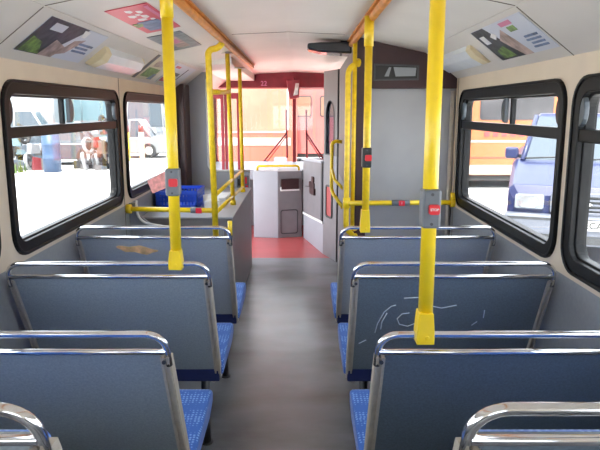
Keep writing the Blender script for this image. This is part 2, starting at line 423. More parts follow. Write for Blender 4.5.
MB().prism([(.705, 1.812), (.835, 1.815), (.84, 1.868), (.69, 1.872)], XZ, 4.136, 4.142).build('screen', 'screen_grey', r)
MB().prism([(.63, 1.812), (.66, 1.812), (.675, 1.87), (.66, 1.872)], XZ, 4.136, 4.142).build('mark', 'screen_grey', r)

# cab side wall (two panels) and half door
def wallseg(b, p, q, z0, z1, t=.035, mi=0):
    d = Vector((q[0]-p[0], q[1]-p[1], 0)).normalized(); nrm = Vector((-d.y, d.x, 0))*t
    z0a, z0b = z0 if isinstance(z0, tuple) else (z0, z0); z1a, z1b = z1 if isinstance(z1, tuple) else (z1, z1)
    P = [(p[0], p[1]), (q[0], q[1]), (q[0]+nrm.x, q[1]+nrm.y), (p[0]+nrm.x, p[1]+nrm.y)]
    return b.hexa([(*P[0], z0a), (*P[1], z0b), (*P[2], z0b), (*P[3], z0a), (*P[0], z1a), (*P[1], z1b), (*P[2], z1b), (*P[3], z1a)], mi)
A, B_, C_, D_ = (.12, 7.62), (.332, 6.72), (.475, 6.32), (.455, 4.205)
segdir = Vector((C_[0]-B_[0], C_[1]-B_[1], 0)); SL = segdir.length; segdir.normalize(); segn = Vector((-segdir.y, segdir.x, 0))
def segB(u, v, d): p = Vector((B_[0], B_[1], 0))+segdir*u+segn*d; return (p.x, p.y, v)
b = MB()
arch = [(.06, 1.12), (.30, 1.12)]+[(.18+.12*math.cos(t), 1.525+.17*math.sin(t)) for t in [PI*k/12 for k in range(13)]]
full = [(0, 1.05), (SL, 1.05)]+[(SL, 1.56), (SL, 2.03), (SL*.75, 2.03), (SL*.5, 2.03), (SL*.25, 2.02), (0, 2.0), (0, 1.56)]
# panel with an arched opening: strips left, right, above in slices
xs = [.06]+[.18-.12*math.cos(t) for t in [PI*k/12 for k in range(1, 12)]]+[.30]
def archz(u): return 1.525+.17*math.sqrt(max(0, 1-((u-.18)/.12)**2))
b.prism([(0, 1.12), (.06, 1.12), (.06, 2.0), (0, 2.0)], segB, 0, .035)
b.prism([(.30, 1.12), (SL, 1.12), (SL, 2.0), (.30, 2.0)], segB, 0, .035)
for u0, u1 in zip(xs, xs[1:]): b.prism([(u0, archz(u0)), (u1, archz(u1)), (u1, 2.0), (u0, 2.0)], segB, 0, .035)
b.prism([(0, 0), (SL, 0), (SL, 1.12), (0, 1.12)], segB, 0, .035, 1)
wallseg(b, C_, D_, 0, .95, mi=1); wallseg(b, C_, D_, .95, (2.0, 2.04))
struct(b.build('wall_cab', ['taupe', 'cab_grey']), 'tall taupe cab side wall with small arched window', 'wall')
b = MB().ring([(u, v) for u, v in arch], [(.18+(u-.18)*.90, 1.13+(v-1.12)*.975) for u, v in arch], segB, -.005, .04)
w = struct(b.build('window_arch', 'black_rubber'), 'narrow arched window in the cab side wall', 'window')
MB().prism(arch, segB, .012, .018).build('pane', 'arch_glass', w)
b = MB().ring(rrect(.09, .27, .44, .80, .04), rrect(.11, .25, .46, .78, .03), segB, -.012, .004).prism(rrect(.11, .25, .46, .78, .03), segB, -.004, .002, 1)
struct(b.build('trim_hatch', ['black_rubber', 'floor_red']), 'rounded red panel low on the cab side wall', 'trim')
b = MB().tube([(C_[0]-.008, C_[1]+.02, .0), (C_[0]-.008, C_[1]+.02, 2.0)], .012, n=8)
struct(b.build('trim_cab', 'black_rubber'), 'dark rubber strip down the cab wall corner', 'trim')
# half door
def dseg(u, v, d):
    dd = Vector((B_[0]-A[0], B_[1]-A[1], 0)); ln = dd.length; dd.normalize(); nn = Vector((-dd.y, dd.x, 0))
    p = Vector((A[0], A[1], 0))+dd*u*ln+nn*d; return (p.x, p.y, v)
b = MB().prism([(0, 0), (1, 0), (1, .34), (0, .30)], dseg, 0, .05)
struct(b.build('wall_kick', 'pale_grey'), 'pale kick panel under the cab half door', 'wall')
d = root('cab_door', (.23, 7.17, .32), 'grey cab half door with a dark lock in the middle', 'door')
MB().prism([(0, .33), (1, .37), (1, 1.02), (0, .985)], dseg, -.005, .035).build('door_panel', 'cab_grey', d, bevel=.004)
MB().prism([(-.01, .305), (1.01, .345), (1.01, .37), (-.01, .33)], dseg, -.012, .04).build('bottom_edge', 'paper', d)
MB().prism([(-.02, .985), (1.01, 1.02), (1.01, 1.045), (-.02, 1.01)], dseg, -.03, .06).build('top_rail', 'pale_grey', d, bevel=.004)
MB().prism([(.93, .37), (1, .37), (1, 1.02), (.93, 1.02)], dseg, -.012, .0).build('edge_strip', 'steel_dark', d)
lk = MB().prism(rrect(.38, .62, .69, .76, .02), dseg, -.02, -.004).prism(rrect(.45, .66, .62, .70, .02), dseg, -.03, -.004).prism(rrect(.50, .60, .76, .83, .02), dseg, -.02, -.004).build('lock', 'maroon', d)
MB().prism([(.15, .67), (.40, .69), (.40, .70), (.15, .68)], dseg, -.016, -.004).build('bolt', 'steel_dark', d)
# fare console
b = MB()
cs = [(-.51, 7.62), (-.20, 7.58), (.10, 7.66), (.10, 8.02), (-.51, 8.02)]
b.prism(cs[:], XY, 0, .84)
r = root('fare_console', (-.2, 7.8, 0), 'grey fare console cabinet between entrance and cab door', 'console')
MB().prism([cs[1], cs[2], cs[3], (-.20, 8.02)], XY, 0, .845).build('front_cabinet', 'cab_grey', r, bevel=.006)
MB().prism([cs[0], cs[1], (-.20, 8.02), cs[4]], XY, 0, .85).build('side_cabinet', 'pale_grey', r, bevel=.006)
MB().tube(fillet([(-.46, 7.68, .85), (-.46, 7.66, .905), (.06, 7.70, .905), (.06, 7.72, .85)], .03), .014).build('grab_rail', 'yellow_worn', r)
def cface(u, v, d):  # along the angled front face
    p = Vector((-.20, 7.58, 0)); q = Vector((.10, 7.66, 0)); e = (q-p); ln = e.length; e.normalize(); nn = Vector((e.y, -e.x, 0))
    c = p+e*u+nn*d; return (c.x, c.y, v)
dp = MB().prism(rrect(.035, .265, .615, .75, .01), cface, 0, .018).build('fare_display', 'maroon', r)
MB().box((0, 0, 0), (0.001, .001, .001)).bm.free()
MB().prism([(.03, .600), (.27, .600), (.27, .618), (.03, .618)], cface, 0, .024).prism([(.028, .618), (.04, .618), (.04, .65), (.028, .65)], cface, 0, .022).build('display_lip', 'paper', dp)
MB().ring(rrect(.03, .255, .05, .36, .03), rrect(.04, .245, .06, .35, .025), cface, 0, .006).build('access_panel', 'steel_dark', r)

# ------------------------------------------------------------------ luggage box, front tray
XB = -.43
r = root('luggage_box', (-.77, 5.3, 0), 'grey luggage box beside the aisle, blue crate on its top', 'box')
MB().box((-1.112, 4.48, 0), (XB, 6.242, .80)).build('body', 'cab_grey', r, bevel=.006)
MB().box((-1.112, 4.47, .80), (XB+.005, 6.242, .812)).build('top', 'pale_grey', r, bevel=.003)
MB().prism([(-1.112, 0), (XB-.03, 0), (XB-.03, .785), (-.87, .795), (-.975, .82), (-1.05, .88), (-1.06, .96), (-1.112, .96)], XZ, 4.19, 4.21).build('front_panel', 'grey_laminate', r)
MB().tube(fillet([(-1.06, 4.19, .98), (-1.055, 4.19, .83), (-.87, 4.19, .795), (-.46, 4.19, .785)], .12), .009, n=8).build('edge_bead', 'paper', r)
# sticker board on the screen
b = MB().prism(rrect(-.575, -.45, .80, .935, .008), XZ, 6.2475, 6.2495, 0)
b.prism([(-.565, .83), (-.53, .83), (-.53, .90), (-.565, .90)], XZ, 6.2462, 6.248, 1).prism([(-.49, .85), (-.47, .85), (-.47, .92), (-.49, .92)], XZ, 6.2462, 6.248, 2)
b.prism([(-.485, .815), (-.46, .815), (-.46, .835), (-.485, .835)], XZ, 6.2462, 6.248, 2).prism([(-.545, .90), (-.51, .90), (-.51, .92), (-.545, .92)], XZ, 6.2462, 6.248, 1)
tag(b.build('notice_board', ['grey_plastic', 'dark_slot', 'red_button']), 'small grey notice plate with dark and red marks on the doorway screen', 'sign')

# blue plastic crate: lattice sides
def crate():
    r = root('storage_crate', (-.915, 5.05, .812), 'open blue plastic crate with slotted sides on the luggage box', 'crate')
    x0, x1, y0, y1, z0, z1 = -1.085, -.75, 4.86, 5.24, .814, .955
    MB().box((x0+.01, y0+.01, z0), (x1-.01, y1-.01, z0+.008)).build('bottom', 'crate_blue', r)
    def side(name, f, L):
        b = MB()
        b.box(f(0, 0, 0), f(L, .03, .006)); b.box(f(0, .115, -.003), f(L, .142, .009)); b.box(f(0, 0, 0), f(.02, .142, .006)); b.box(f(L-.02, 0, 0), f(L, .142, .006))
        n = int(L/.028)
        for i in range(n):
            u = .02+i*(L-.04)/n
            b.box(f(u, .03, .001), f(u+.014, .115, .005))
        for z in (.055, .085): b.box(f(.02, z, .001), f(L-.02, z+.012, .005))
        b.build(name, 'crate_blue', r)
    def mk(fn):
        return fn
    side('side_wall', lambda u, v, d: (x0+u, y0+d, z0+v), x1-x0)
    side('side_wall', lambda u, v, d: (x0+u, y1-d, z0+v), x1-x0)
    side('side_wall', lambda u, v, d: (x0+d, y0+u, z0+v), y1-y0)
    side('side_wall', lambda u, v, d: (x1-d, y0+u, z0+v), y1-y0)
crate()
def sheets(name, x, y, w, l, rz, h, label, group=None):
    b = MB(); c, s = math.cos(rz), math.sin(rz)
    def R(u, v, z): return (x+u*c-v*s, y+u*s+v*c, z)
    b.hexa([R(-w/2, -l/2, .813), R(w/2, -l/2, .813), R(w/2, l/2, .813), R(-w/2, l/2, .813), R(-w/2, -l/2, .813+h), R(w/2, -l/2, .813+h), R(w/2, l/2, .813+h*1.6), R(-w/2, l/2, .813+h*1.3)])
    return tag(b.build(name, 'paper'), label, 'paper', group)
sheets('paper_stack', -.66, 5.00, .12, .26, .2, .06, 'small stack of white papers right of the blue crate')
sheets('paper_stack', -.65, 5.50, .16, .30, -.1, .02, 'white sheets on the luggage box behind the paper stack')
# ticket card wedged behind the left pole
b = MB().hexa([(-.50, 2.362, 1.275), (-.425, 2.356, 1.305), (-.425, 2.359, 1.305), (-.50, 2.365, 1.275), (-.518, 2.362, 1.325), (-.44, 2.356, 1.365), (-.44, 2.359, 1.365), (-.518, 2.365, 1.325)])
tag(b.build('ticket_card', 'pink_card'), 'creased pink card stuck behind the left yellow pole', 'card')

# ------------------------------------------------------------------ poles and rails
def stop_box(par, x, y, z, h, w, lettering, size, mb='grey_plastic', hous=.03):
    h2 = h/2
    b = MB().prism(rrect(x-w/2, x+w/2, z-h2, z+h2, .008), XZ, y-hous, y+.024)
    p = b.build('stop_box', mb, par, bevel=.006)
    bs = size
    bb = MB().prism(rrect(x-bs*.3, x+bs*.62, z-bs*.42, z+bs*.42, .006), XZ, y-hous-.008, y-hous+.002)
    if lettering:
        bb.text(lettering, bs*.30, Matrix.Translation((x+bs*.16, y-hous-.0085, z)) @ Matrix.Rotation(PI/2, 4, 'X'), 1)
    bb.build('stop_button', ['red_button', 'white_print'], p)
    for dz in (-h2+.012, h2-.012):
        MB().tube([(x, y-hous-.002, z+dz), (x, y-hous+.004, z+dz)], .004, n=8).build('screw', 'steel_dark', p)
    return p
def clamp(par, x, y, z, w=.05, up=.075, m='yellow_paint'):
    b = MB().prism([(x-w*.5, z-.016), (x+w*.5, z-.016), (x+w*.5, z+.015), (x+w*.40, z+up), (x-w*.40, z+up), (x-w*.5, z+.015)], XZ, y-.026, y+.024)
    b.prism([(x+.004+.006*math.cos(t), z+.004+.006*math.sin(t)) for t in [PI*k/5 for k in range(10)]], XZ, y-.0285, y-.024)
    return b.build('clamp', m, par, bevel=.005)
r = root('grab_pole', (.41, 1.56, 1.0), 'nearest yellow pole, right of aisle, with big grey STOP box', 'pole', 'yellow poles clamped to seat rails')
MB().tube([(.41, 1.56, 1.04), (.41, 1.56, 2.06)], .0195, n=20).build('tube', 'yellow_paint', r)
clamp(r, .408, 1.56, .998, .047, .07)
stop_box(r, .41, 1.56, 1.347, .10, .047, 'STOP', .030)
r = root('grab_pole', (-.410, 2.33, 1.0), 'yellow pole left of aisle clamped to the third seat rail', 'pole', 'yellow poles clamped to seat rails')
MB().tube([(-.410, 2.33, 1.03), (-.410, 2.33, 1.93)], .0215, n=20).build('tube', 'yellow_paint', r)
MB().tube([(-.410, 2.33, 1.925), (-.410, 2.33, 2.06)], .0245, n=20).build('sleeve', 'yellow_paint', r)
clamp(r, -.411, 2.33, .998, .052, .06)
stop_box(r, -.410, 2.33, 1.325, .105, .052, '', .036)
r = root('grab_pole', (.41, 3.085, 1.0), 'yellow pole in front of driver partition clamped to foremost right seat', 'pole', 'yellow poles clamped to seat rails')
MB().tube([(.41, 3.085, 1.04), (.41, 3.085, 1.93)], .0185, n=20).build('tube', 'yellow_worn', r)
MB().tube([(.41, 3.085, 1.90), (.41, 3.085, 2.04)], .0235, n=20).build('sleeve', 'yellow_worn', r)
clamp(r, .408, 3.085, .995, .05, .10)
stop_box(r, .41, 3.085, 1.36, .10, .048, '', .036, 'black_rubber', .026)
# ceiling handrails
def ceiling_rail(x, y0, y1, label):
    r = root('ceiling_rail', (x, (y0+y1)/2, 2.03), label, 'handrail', 'ceiling handrails')
    MB().tube([(x, y0, 2.035), (x, y1, 2.035)], .019, n=16).build('tube', 'ochre_paint', r)
    MB().box((x-.026, y0, 2.052), (x+.026, y1, 2.062)).build('channel', 'ochre_paint', r)
    return r
ceiling_rail(-.425, -.5, 6.6, 'long ochre ceiling handrail left of the aisle')
ceiling_rail(.425, -.5, 4.36, 'ochre ceiling handrail right of aisle ending at the driver partition')
# right cross bar
r = root('cross_bar', (.75, 4.06, .98), 'yellow horizontal bar across the driver partition to the right wall', 'handrail')
MB().tube([(.40, 4.06, .98), (1.105, 4.06, .985)], .0165, n=14).build('tube', 'yellow_paint', r)
MB().tube([(1.085, 4.06, .985), (1.112, 4.06, .985)], .032, n=16).tube([(1.10, 4.06, 1.0), (1.10, 4.06, 1.05)], .018, n=12).build('wall_flange', 'yellow_paint', r)
sb = MB().tube([(.69, 4.06, .982), (.81, 4.06, .983)], .0215, n=14).build('stop_box', 'grey_plastic', r)
MB().prism(rrect(.735, .775, .965, 1.0, .005), XZ, 4.035, 4.045).text('1', .02, Matrix.Translation((.755, 4.0348, .982)) @ Matrix.Rotation(PI/2, 4, 'X'), 1).build('stop_button', ['red_button', 'white_print'], sb)
# yellow upright pair at the partition edge
r = root('partition_handrail', (.40, 4.12, .72), 'bowed yellow handrail up the aisle edge of the driver partition', 'handrail')
MB().tube(fillet([(.455, 4.13, 1.90), (.388, 4.08, 1.86), (.388, 4.08, .80), (.455, 4.13, .73)], .08), .0185, n=14).build('tube', 'yellow_worn', r)
MB().tube([(.452, 4.135, 1.90), (.462, 4.140, 1.90)], .028).build('flange', 'yellow_worn', r); MB().tube([(.452, 4.135, .73), (.462, 4.140, .73)], .028).build('flange', 'yellow_worn', r)
MB().tube([(.388, 4.075, .945), (.388, 4.075, 1.015)], .025, n=12).build('tee_joint', 'yellow_paint', r)
r = root('partition_pole', (.432, 4.10, .80), 'thin straight yellow pole beside the bowed partition handrail', 'pole')
MB().tube([(.432, 4.105, .82), (.432, 4.105, 2.06)], .0145, n=14).build('tube', 'yellow_worn', r)
MB().tube(fillet([(.432, 4.105, .83), (.432, 4.105, .79), (.46, 4.145, .79)], .02), .0145, n=12).build('foot', 'yellow_worn', r)
# D handle on cab wall
r = root('cab_grab_handle', (.43, 5.8, .80), 'yellow looped grab handle on the cab side wall', 'handle')
MB().tube(fillet([(.475, 5.80, 1.30), (.375, 5.8, 1.31), (.375, 5.8, .83), (.475, 5.6, .70)], .10, 8), .017, n=12).build('tube', 'yellow_paint', r)
MB().tube(fillet([(.375, 5.80, 1.06), (.40, 5.7, .95), (.475, 5.6, .88)], .08), .014, n=12).build('branch', 'yellow_paint', r)
# black glossy ceiling unit at the end of the right rail
r = root('ceiling_monitor', (.28, 4.42, 1.98), 'flat glossy black unit hanging at the end of the right ceiling handrail', 'mirror')
MB().loft([[(.125+dx, 4.40+dy, 2.035+dz) for dx, dy, dz in ((0, -.05, -.03), (0, .10, -.03), (0, .10, .012), (0, -.05, .012))],
           [(.22, 4.33, 1.985), (.22, 4.54, 1.985), (.22, 4.54, 2.052), (.22, 4.33, 2.052)], [(.43, 4.31, 1.972), (.43, 4.56, 1.972), (.43, 4.56, 2.052), (.43, 4.31, 2.052)]]).build('housing', 'black_gloss', r, bevel=.014, seg=3)
MB().box((.36, 4.40, 2.03), (.42, 4.50, 2.075)).build('mount', 'black_rubber', r)
# luggage box rails
r = root('luggage_rail', (-.49, 5.0, .80), 'yellow tubular rail frame along the luggage box aisle edge', 'handrail')
MB().tube(fillet([(-.495, 4.06, .70), (-.515, 4.06, 1.975), (-.45, 4.06, 1.985), (-.42, 4.06, 2.02)], .07), .0205, n=14).build('post', 'yellow_worn', r)
MB().tube([(-.488, 5.08, .81), (-.51, 5.08, 2.055)], .018, n=14).build('post', 'yellow_worn', r)
MB().tube([(-.480, 5.90, .81), (-.492, 5.90, 1.985)], .018, n=14).build('post', 'yellow_worn', r)
for x, y, z in ((-.51, 5.08, 2.04), (-.492, 5.90, 1.975)):
    MB().tube([(x, y, z), (x, y, z+.012)], .05, n=16).build('flange', 'beige_trim', r)
for x, y in ((-.488, 5.08), (-.480, 5.90)):
    MB().tube([(x, y, .812), (x, y, .85)], .024, n=14).build('socket', 'yellow_paint', r)
MB().tube([(-.51, 4.06, 1.71), (-.505, 5.08, 1.74)], .018, n=12).build('top_bar', 'yellow_worn', r)
MB().tube([(-.498, 4.06, .91), (-.482, 5.90, .86)], .014, n=12).build('side_bar', 'yellow_paint', r)
MB().tube([(-.498, 4.06, 1.03), (-.482, 5.90, 1.02)], .014, n=12).build('side_bar', 'yellow_paint', r)
MB().tube([(-1.105, 4.13, .93), (-.50, 4.06, .93)], .0165, n=14).build('cross_bar', 'yellow_paint', r)
MB().tube([(-1.112, 4.13, .93), (-1.08, 4.13, .93)], .032, n=16).build('wall_flange', 'yellow_paint', r)
sb = MB().tube([(-.66, 4.0785, .93), (-.585, 4.07, .93)], .0215, n=14).build('stop_box', 'grey_plastic', r)
MB().prism(rrect(-.625, -.585, .913, .948, .005), XZ, 4.045, 4.056).build('stop_button', 'red_button', sb)
MB().tube([(-.26, 3.13, .97), (-.26, 3.13, 1.01)], .016, n=12).bm.free()

# ------------------------------------------------------------------ seats
def make_seat(s, y0, zb, label):
    """s=+1 right bench, -1 left; the aisle edge is at x=.285*s"""
    xa, xw = s*.288, s*1.085
    o = root('bus_seat', (s*.68, y0, zb), label, 'seat', 'double bus seats with laminate backs')
    F = lambda t, x, z, dy=0: (x, y0+.012+(.945-z)*.47+dy, zb+z)       # point on the leaning back
    def X(f): return xa+(xw-xa)*f
    def slab(b, xi, xj, za, zc, d0, d1, mi=0):
        b.hexa([F(0, xi, za, d0), F(0, xj, za, d0), F(0, xj, za, d1), F(0, xi, za, d1), F(0, xi, zc, d0), F(0, xj, zc, d0), F(0, xj, zc, d1), F(0, xi, zc, d1)], mi)
    b = MB(); slab(b, xa+s*.020, xw-s*.012, .425, .942, 0, .028); pn = b.build('back_panel', 'seat_laminate', o)
    for nm, x0, x1 in (('aisle', xa-s*.006, xa+s*.022), ('wall', xw-s*.022, xw+s*.004)):
        b = MB(); slab(b, x0, x1, .40, .925, -.006, .034)
        w = (x1-x0)
        slab(b, x0+w*.08, x0+w*.34, .402, .93, -.012, -.004); slab(b, x0+w*.66, x0+w*.92, .402, .93, -.012, -.004)
        b.build('edge_trim', 'beige_trim', o)
    b = MB()
    for z in (.915,):
        c = F(0, xa+s*.010, z, -.013); b.tube([c, (c[0], c[1]-.004, c[2])], .006, n=8)
    b.build('screw', 'steel_dark', o)
    b = MB(); slab(b, xa+s*.02, xw-s*.015, .405, .427, -.004, .02); b.build('bottom_trim', 'worn_wood', o)
    rail = fillet([(xa, y0+.03, zb+.90), (xa+s*.003, y0, zb+1.0), (xw-s*.004, y0, zb+1.0), (xw, y0+.03, zb+.90)],   .07, 8)
    MB().tube(rail, .0098, n=12).build('grab_rail', 'chrome', o)
    MB().tube([(xa+s*.004, y0+.012, zb+.945), (xw-s*.004, y0+.012, zb+.945)], .0085, n=10).build('top_trim', 'chrome', o)
    # cushions
    xi, xj = xa-s*.016, xw-s*.01
    b = MB().prism([(.262, .412), (.262, .455), (.30, .475), (.68, .515), (.715, .495), (.705, .45), (.62, .418)], lambda u, v, d: (d, y0+u, zb+v), xi, xj)
    b.build('seat_cushion', 'moquette', o, bevel=.014, seg=3)
    b = MB().box((xi+s*.03 if s > 0 else xj, y0+.245, zb+.392), (xj if s > 0 else xi+s*.03, y0+.60, zb+.411)); b.box((min(xa, xj), y0+.242, zb+.392), (max(xa, xj), y0+.261, zb+.45)); b.build('seat_base', 'navy_shade_fabric', o, bevel=.004)  # navy rear strip holds the shade on the cushion's back in its colour
    b = MB(); slab(b, xa+s*.028, xw-s*.03, .48, .91, .03, .085); b.build('backrest_cushion', 'moquette', o, bevel=.014, seg=3)
    b = MB(); slab(b, xa+s*.02, xw-s*.02, .425, .93, .029, .036); b.build('backrest_shell', 'navy_shade_fabric', o)
    # legs: aisle pedestal
    for xl in (xa+s*.09, xa+s*.42):
        MB().tube([(xl, y0+.40, zb), (xl, y0+.40, zb+.392)], .02, n=10).tube([(xl, y0+.40, zb), (xl, y0+.40, zb+.008)], .03, n=12).build('leg', 'steel_dark', o)
    MB().tube([(xa+s*.03, y0+.27, zb+.385), (xa+s*.03, y0+.62, zb+.40)], .012, n=10).build('side_rail', 'beige_trim', o)
    MB().box((min(xw, xw-s*.06), y0+.27, zb+.33), (max(xw, xw-s*.06), y0+.60, zb+.392)).build('wall_bracket', 'steel_dark', o)
    return o
ROWS = [(.80, .18), (1.565, 0), (2.335, 0), (3.09, 0)]
LL = ['nearest left double seat, only its chrome rail corner in view', 'second left double seat, plain grey-blue back filling the lower left',
      'third left double seat, yellow pole clamped to its chrome rail', 'foremost left double seat, back with a worn brown patch']
LR = ['nearest right double seat, chrome rail curving at the lower right corner', 'second right double seat, nearest yellow pole clamped to its rail',
      'third right double seat, darker back with curved white scratches', 'foremost right double seat, directly behind the driver partition']
def place(proto_s, rows, labs, mats):
    p = make_seat(proto_s, 0, 0, labs[0])
    for i, (y, z) in enumerate(rows):
        o = p if i == 0 else copy_tree(p)
        o.location = (proto_s*(.68+((.030 if proto_s > 0 else .012) if i == 0 else 0)), y, z); o['label'] = labs[i]
        for c in o.children:
            if c.name.startswith('back_panel'):
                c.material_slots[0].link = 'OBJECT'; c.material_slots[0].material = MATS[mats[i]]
        yield o
SL_ = list(place(-1, ROWS, LL, ['seat_laminate']*3+['seat_laminate_pale']))
SR_ = list(place(1, ROWS, LR, ['seat_laminate_dark', 'seat_laminate_dark', 'seat_laminate_mid', 'seat_laminate_pale']))  # right backs darker in the nearer rows, paler in the foremost
bpy.context.view_layer.update()
for o in SL_+SR_: W0[o.name] = Vector(o.location)
for poly in [[(.395, .66), (.402, .71), (.425, .77), (.452, .80), (.47, .805)], [(.418, .68), (.42, .72), (.437, .765)],
             [(.53, .765), (.50, .76), (.482, .735), (.495, .705), (.53, .695), (.57, .715), (.60, .725)],
             [(.62, .80), (.66, .79), (.72, .805)], [(.33, .60), (.36, .62)], [(.80, .70), (.82, .72)], [(.84, .78), (.843, .74)], [(.50, .84), (.58, .845)]]:
    MB().tube([(x, 2.335+.012+(.945-z)*.47-.0005, z) for x, z in poly], .0022, n=5).build('scratch_mark', 'scratch', SR_[2])
# worn patch on the foremost left back (flat flaked area)
b = MB(); P = []
for t in range(22):
    a = 2*PI*t/22; x = -.78+.105*math.cos(a)*(1+.12*math.sin(3*a)); z = .872+.022*math.sin(a)*(1+.3*math.sin(5*a+1))-.10*(x+.78)
    P.append((x, z))
yf = lambda z: 3.09+.012+(.945-z)*.47
b.faces([(x, yf(z)-.0022, z) for x, z in P]+[(x, yf(z)+.003, z) for x, z in P], [tuple(range(22)), tuple(range(43, 21, -1))]+[(i, (i+1) % 22, 22+(i+1) % 22, 22+i) for i in range(22)])
b.build('worn_patch', 'worn_patch', SL_[3])
MB().tube([(-.288, 3.115, .955), (-.288, 3.11, 1.03)], .012, n=12).build('grip_stub', 'yellow_paint', SL_[3])
# raised plinths that carry the two nearest seats
for s, lb in ((-1, 'left'), (1, 'right')):
    x0, x1 = sorted((s*.27, s*1.11))
    struct(MB().box((x0, -.6, 0), (x1, 1.52, .18)).build('trim_plinth_'+lb, 'floor_grey'), 'raised floor plinth under the nearest '+lb+' seat', 'trim')

# ------------------------------------------------------------------ cove posters and lamps
def cove_pt(s, y, t, off=.003):      # t: 0 at wall edge, 1 at ceiling edge
    x = 1.115-.235*t; z = 1.80+.18*t; n = Vector((-.18, 0, -.235)).normalized()
    return (s*(x+n.x*off), y, z+n.z*off)
def ceil_pt(s, x, y, off=.003):
    return (s*x, y, ceil_z(s*x)-off)
def poster(fn, items, name, label, mats):
    """fn(u, v, off) maps the unit square onto the panel; items = (u0,u1,v0,v1 or polygon, material index)"""
    b = MB()
    def slab(poly, mi, o0, o1):
        n = len(poly)
        b.faces([fn(u, v, o0) for u, v in poly]+[fn(u, v, o1) for u, v in poly], [tuple(range(n)), tuple(range(2*n-1, n-1, -1))]+[(i, (i+1) % n, n+(i+1) % n, n+i) for i in range(n)], mi)
    slab([(0,0), (1,0), (1,1), (0,1)], 0, .001, .004)
    lev = .004
    for it, mi in items:
        lev += .0003
        poly = it if isinstance(it[0], tuple) else [(it[0], it[2]), (it[1], it[2]), (it[1], it[3]), (it[0], it[3])]
        slab(poly, mi, .0035, lev)
    return tag(b.build(name, mats), label, 'poster', 'advert cards on the ceiling coves')
# u runs from the near end to the far end, v from the wall edge to the ceiling edge
PM = ['poster_white', 'poster_dark', 'poster_photo', 'poster_green', 'poster_pink', 'poster_lettering', 'poster_blue']
def cove_fn(s, y0, y1, t0=.20, t1=.90): return lambda u, v, o: cove_pt(s, y0+(y1-y0)*u, t0+(t1-t0)*v, o)
def words(u0, u1, v0, v1, rows, mi):
    out = []
    dv = (v1-v0)/rows
    for k in range(rows):
        out.append(((u0, u1-random.random()*.25*(u1-u0), v0+k*dv+dv*.25, v0+k*dv+dv*.75), mi))
    return out
poster(cove_fn(-1, 2.52, 3.24), [(((0, 0), (.36, 0), (.62, 1), (0, 1)), 1), (((.04, .02), (.30, .02), (.2, .35), (.04, .45)), 3), (((.30, .0), (.50, .0), (.56, .35), (.34, .5)), 2),
        (((.5, .1), (.62, .2), (.72, .7), (.58, .6)), 2), ((.12, .30, .70, .9), 0), (((.56, .95), (.60, .75), (.66, .75), (.66, .95)), 5)]+words(.68, .94, .15, .85, 6, 6)[1:4], 'advert_poster',
       'dark and white advert poster on left cove above the nearest window', PM)
poster(cove_fn(1, 2.42, 3.08), [(((.50, 0), (1, 0), (1, 1), (.72, 1), (.6, .4)), 1), (((.66, .05), (.92, .05), (.9, .3), (.72, .4)), 3), (((.38, .0), (.52, .0), (.66, .55), (.48, .8), (.42, .4)), 2),
        ((.22, .42, .84, .95), 4), ((.24, .36, .66, .80), 3), (((.84, .55), (.94, .55), (.94, .8), (.84, .8)), 5), (((.62, .7), (.70, .6), (.74, .72), (.66, .8)), 5)]+words(.06, .28, .1, .6, 5, 6)[0:4], 'advert_poster',
       'dark and white advert poster on the right cove with a pink heading', PM)
def flat_fn(s, xa, xb, y0, y1): return lambda u, v, o: ceil_pt(s, xa+(xb-xa)*v, y0+(y1-y0)*u, o)
blob = lambda cu, cv, w, h: [(cu-w, cv-h), (cu+w*.2, cv-h*1.2), (cu+w, cv-h*.3), (cu+w*.5, cv+h), (cu-w*.6, cv+h*.8)]
poster(flat_fn(-1, .75, .57, 2.70, 3.44), [(blob(.14, .42, .05, .07), 5), (blob(.20, .62, .05, .06), 5), (blob(.30, .34, .05, .08), 5), (blob(.36, .60, .06, .07), 5), (blob(.27, .50, .03, .05), 5),
        (blob(.44, .45, .04, .10), 5), (blob(.48, .68, .03, .05), 5), (((.52, .2), (.9, .2), (.9, .8), (.52, .75)), 6), (((.55, .05), (.7, .05), (.66, .25), (.56, .3)), 3), ((.05, .5, .86, .95), 4)], 'advert_poster',
       'red advert poster with white lettering on the left ceiling', ['poster_red']+PM[1:])
poster(flat_fn(-1, .79, .60, 3.58, 4.34), [((.2, .85, .3, .7), 2), (((.3, .4), (.6, .4), (.55, .6), (.35, .62)), 4), ((.1, .9, .82, .92), 0)], 'advert_poster',
       'grey-green advert poster on the left ceiling behind the red one', ['poster_grey', 'poster_white']+PM[2:])
poster(cove_fn(-1, 4.32, 4.84, .12, .95), [((0, .14, 0, 1), 1), ((.25, .9, .12, .5), 3), (((.3, .55), (.8, .6), (.75, .85), (.35, .8)), 2), (((.7, .05), (.95, .05), (.95, .3), (.8, .3)), 6)], 'advert_poster',
       'cream and green advert card on left cove past the lamp', ['poster_cream']+PM[1:])
poster(cove_fn(-1, 5.02, 5.88, .10, .92), [(((.05, .1), (.5, .1), (.45, .3), (.05, .3)), 4), ((.3, .55, .45, .6), 1), (((.62, .2), (.66, .2), (.7, .9), (.66, .9)), 1), ((.1, .3, .8, .9), 2), (((.05, .0), (.95, .0), (.95, .07), (.05, .07)), 3)], 'advert_poster',
       'white advert card with red stripe on left cove beside the doorway screen', ['poster_white', 'poster_dark', 'poster_red']+['poster_cream', 'poster_red'])
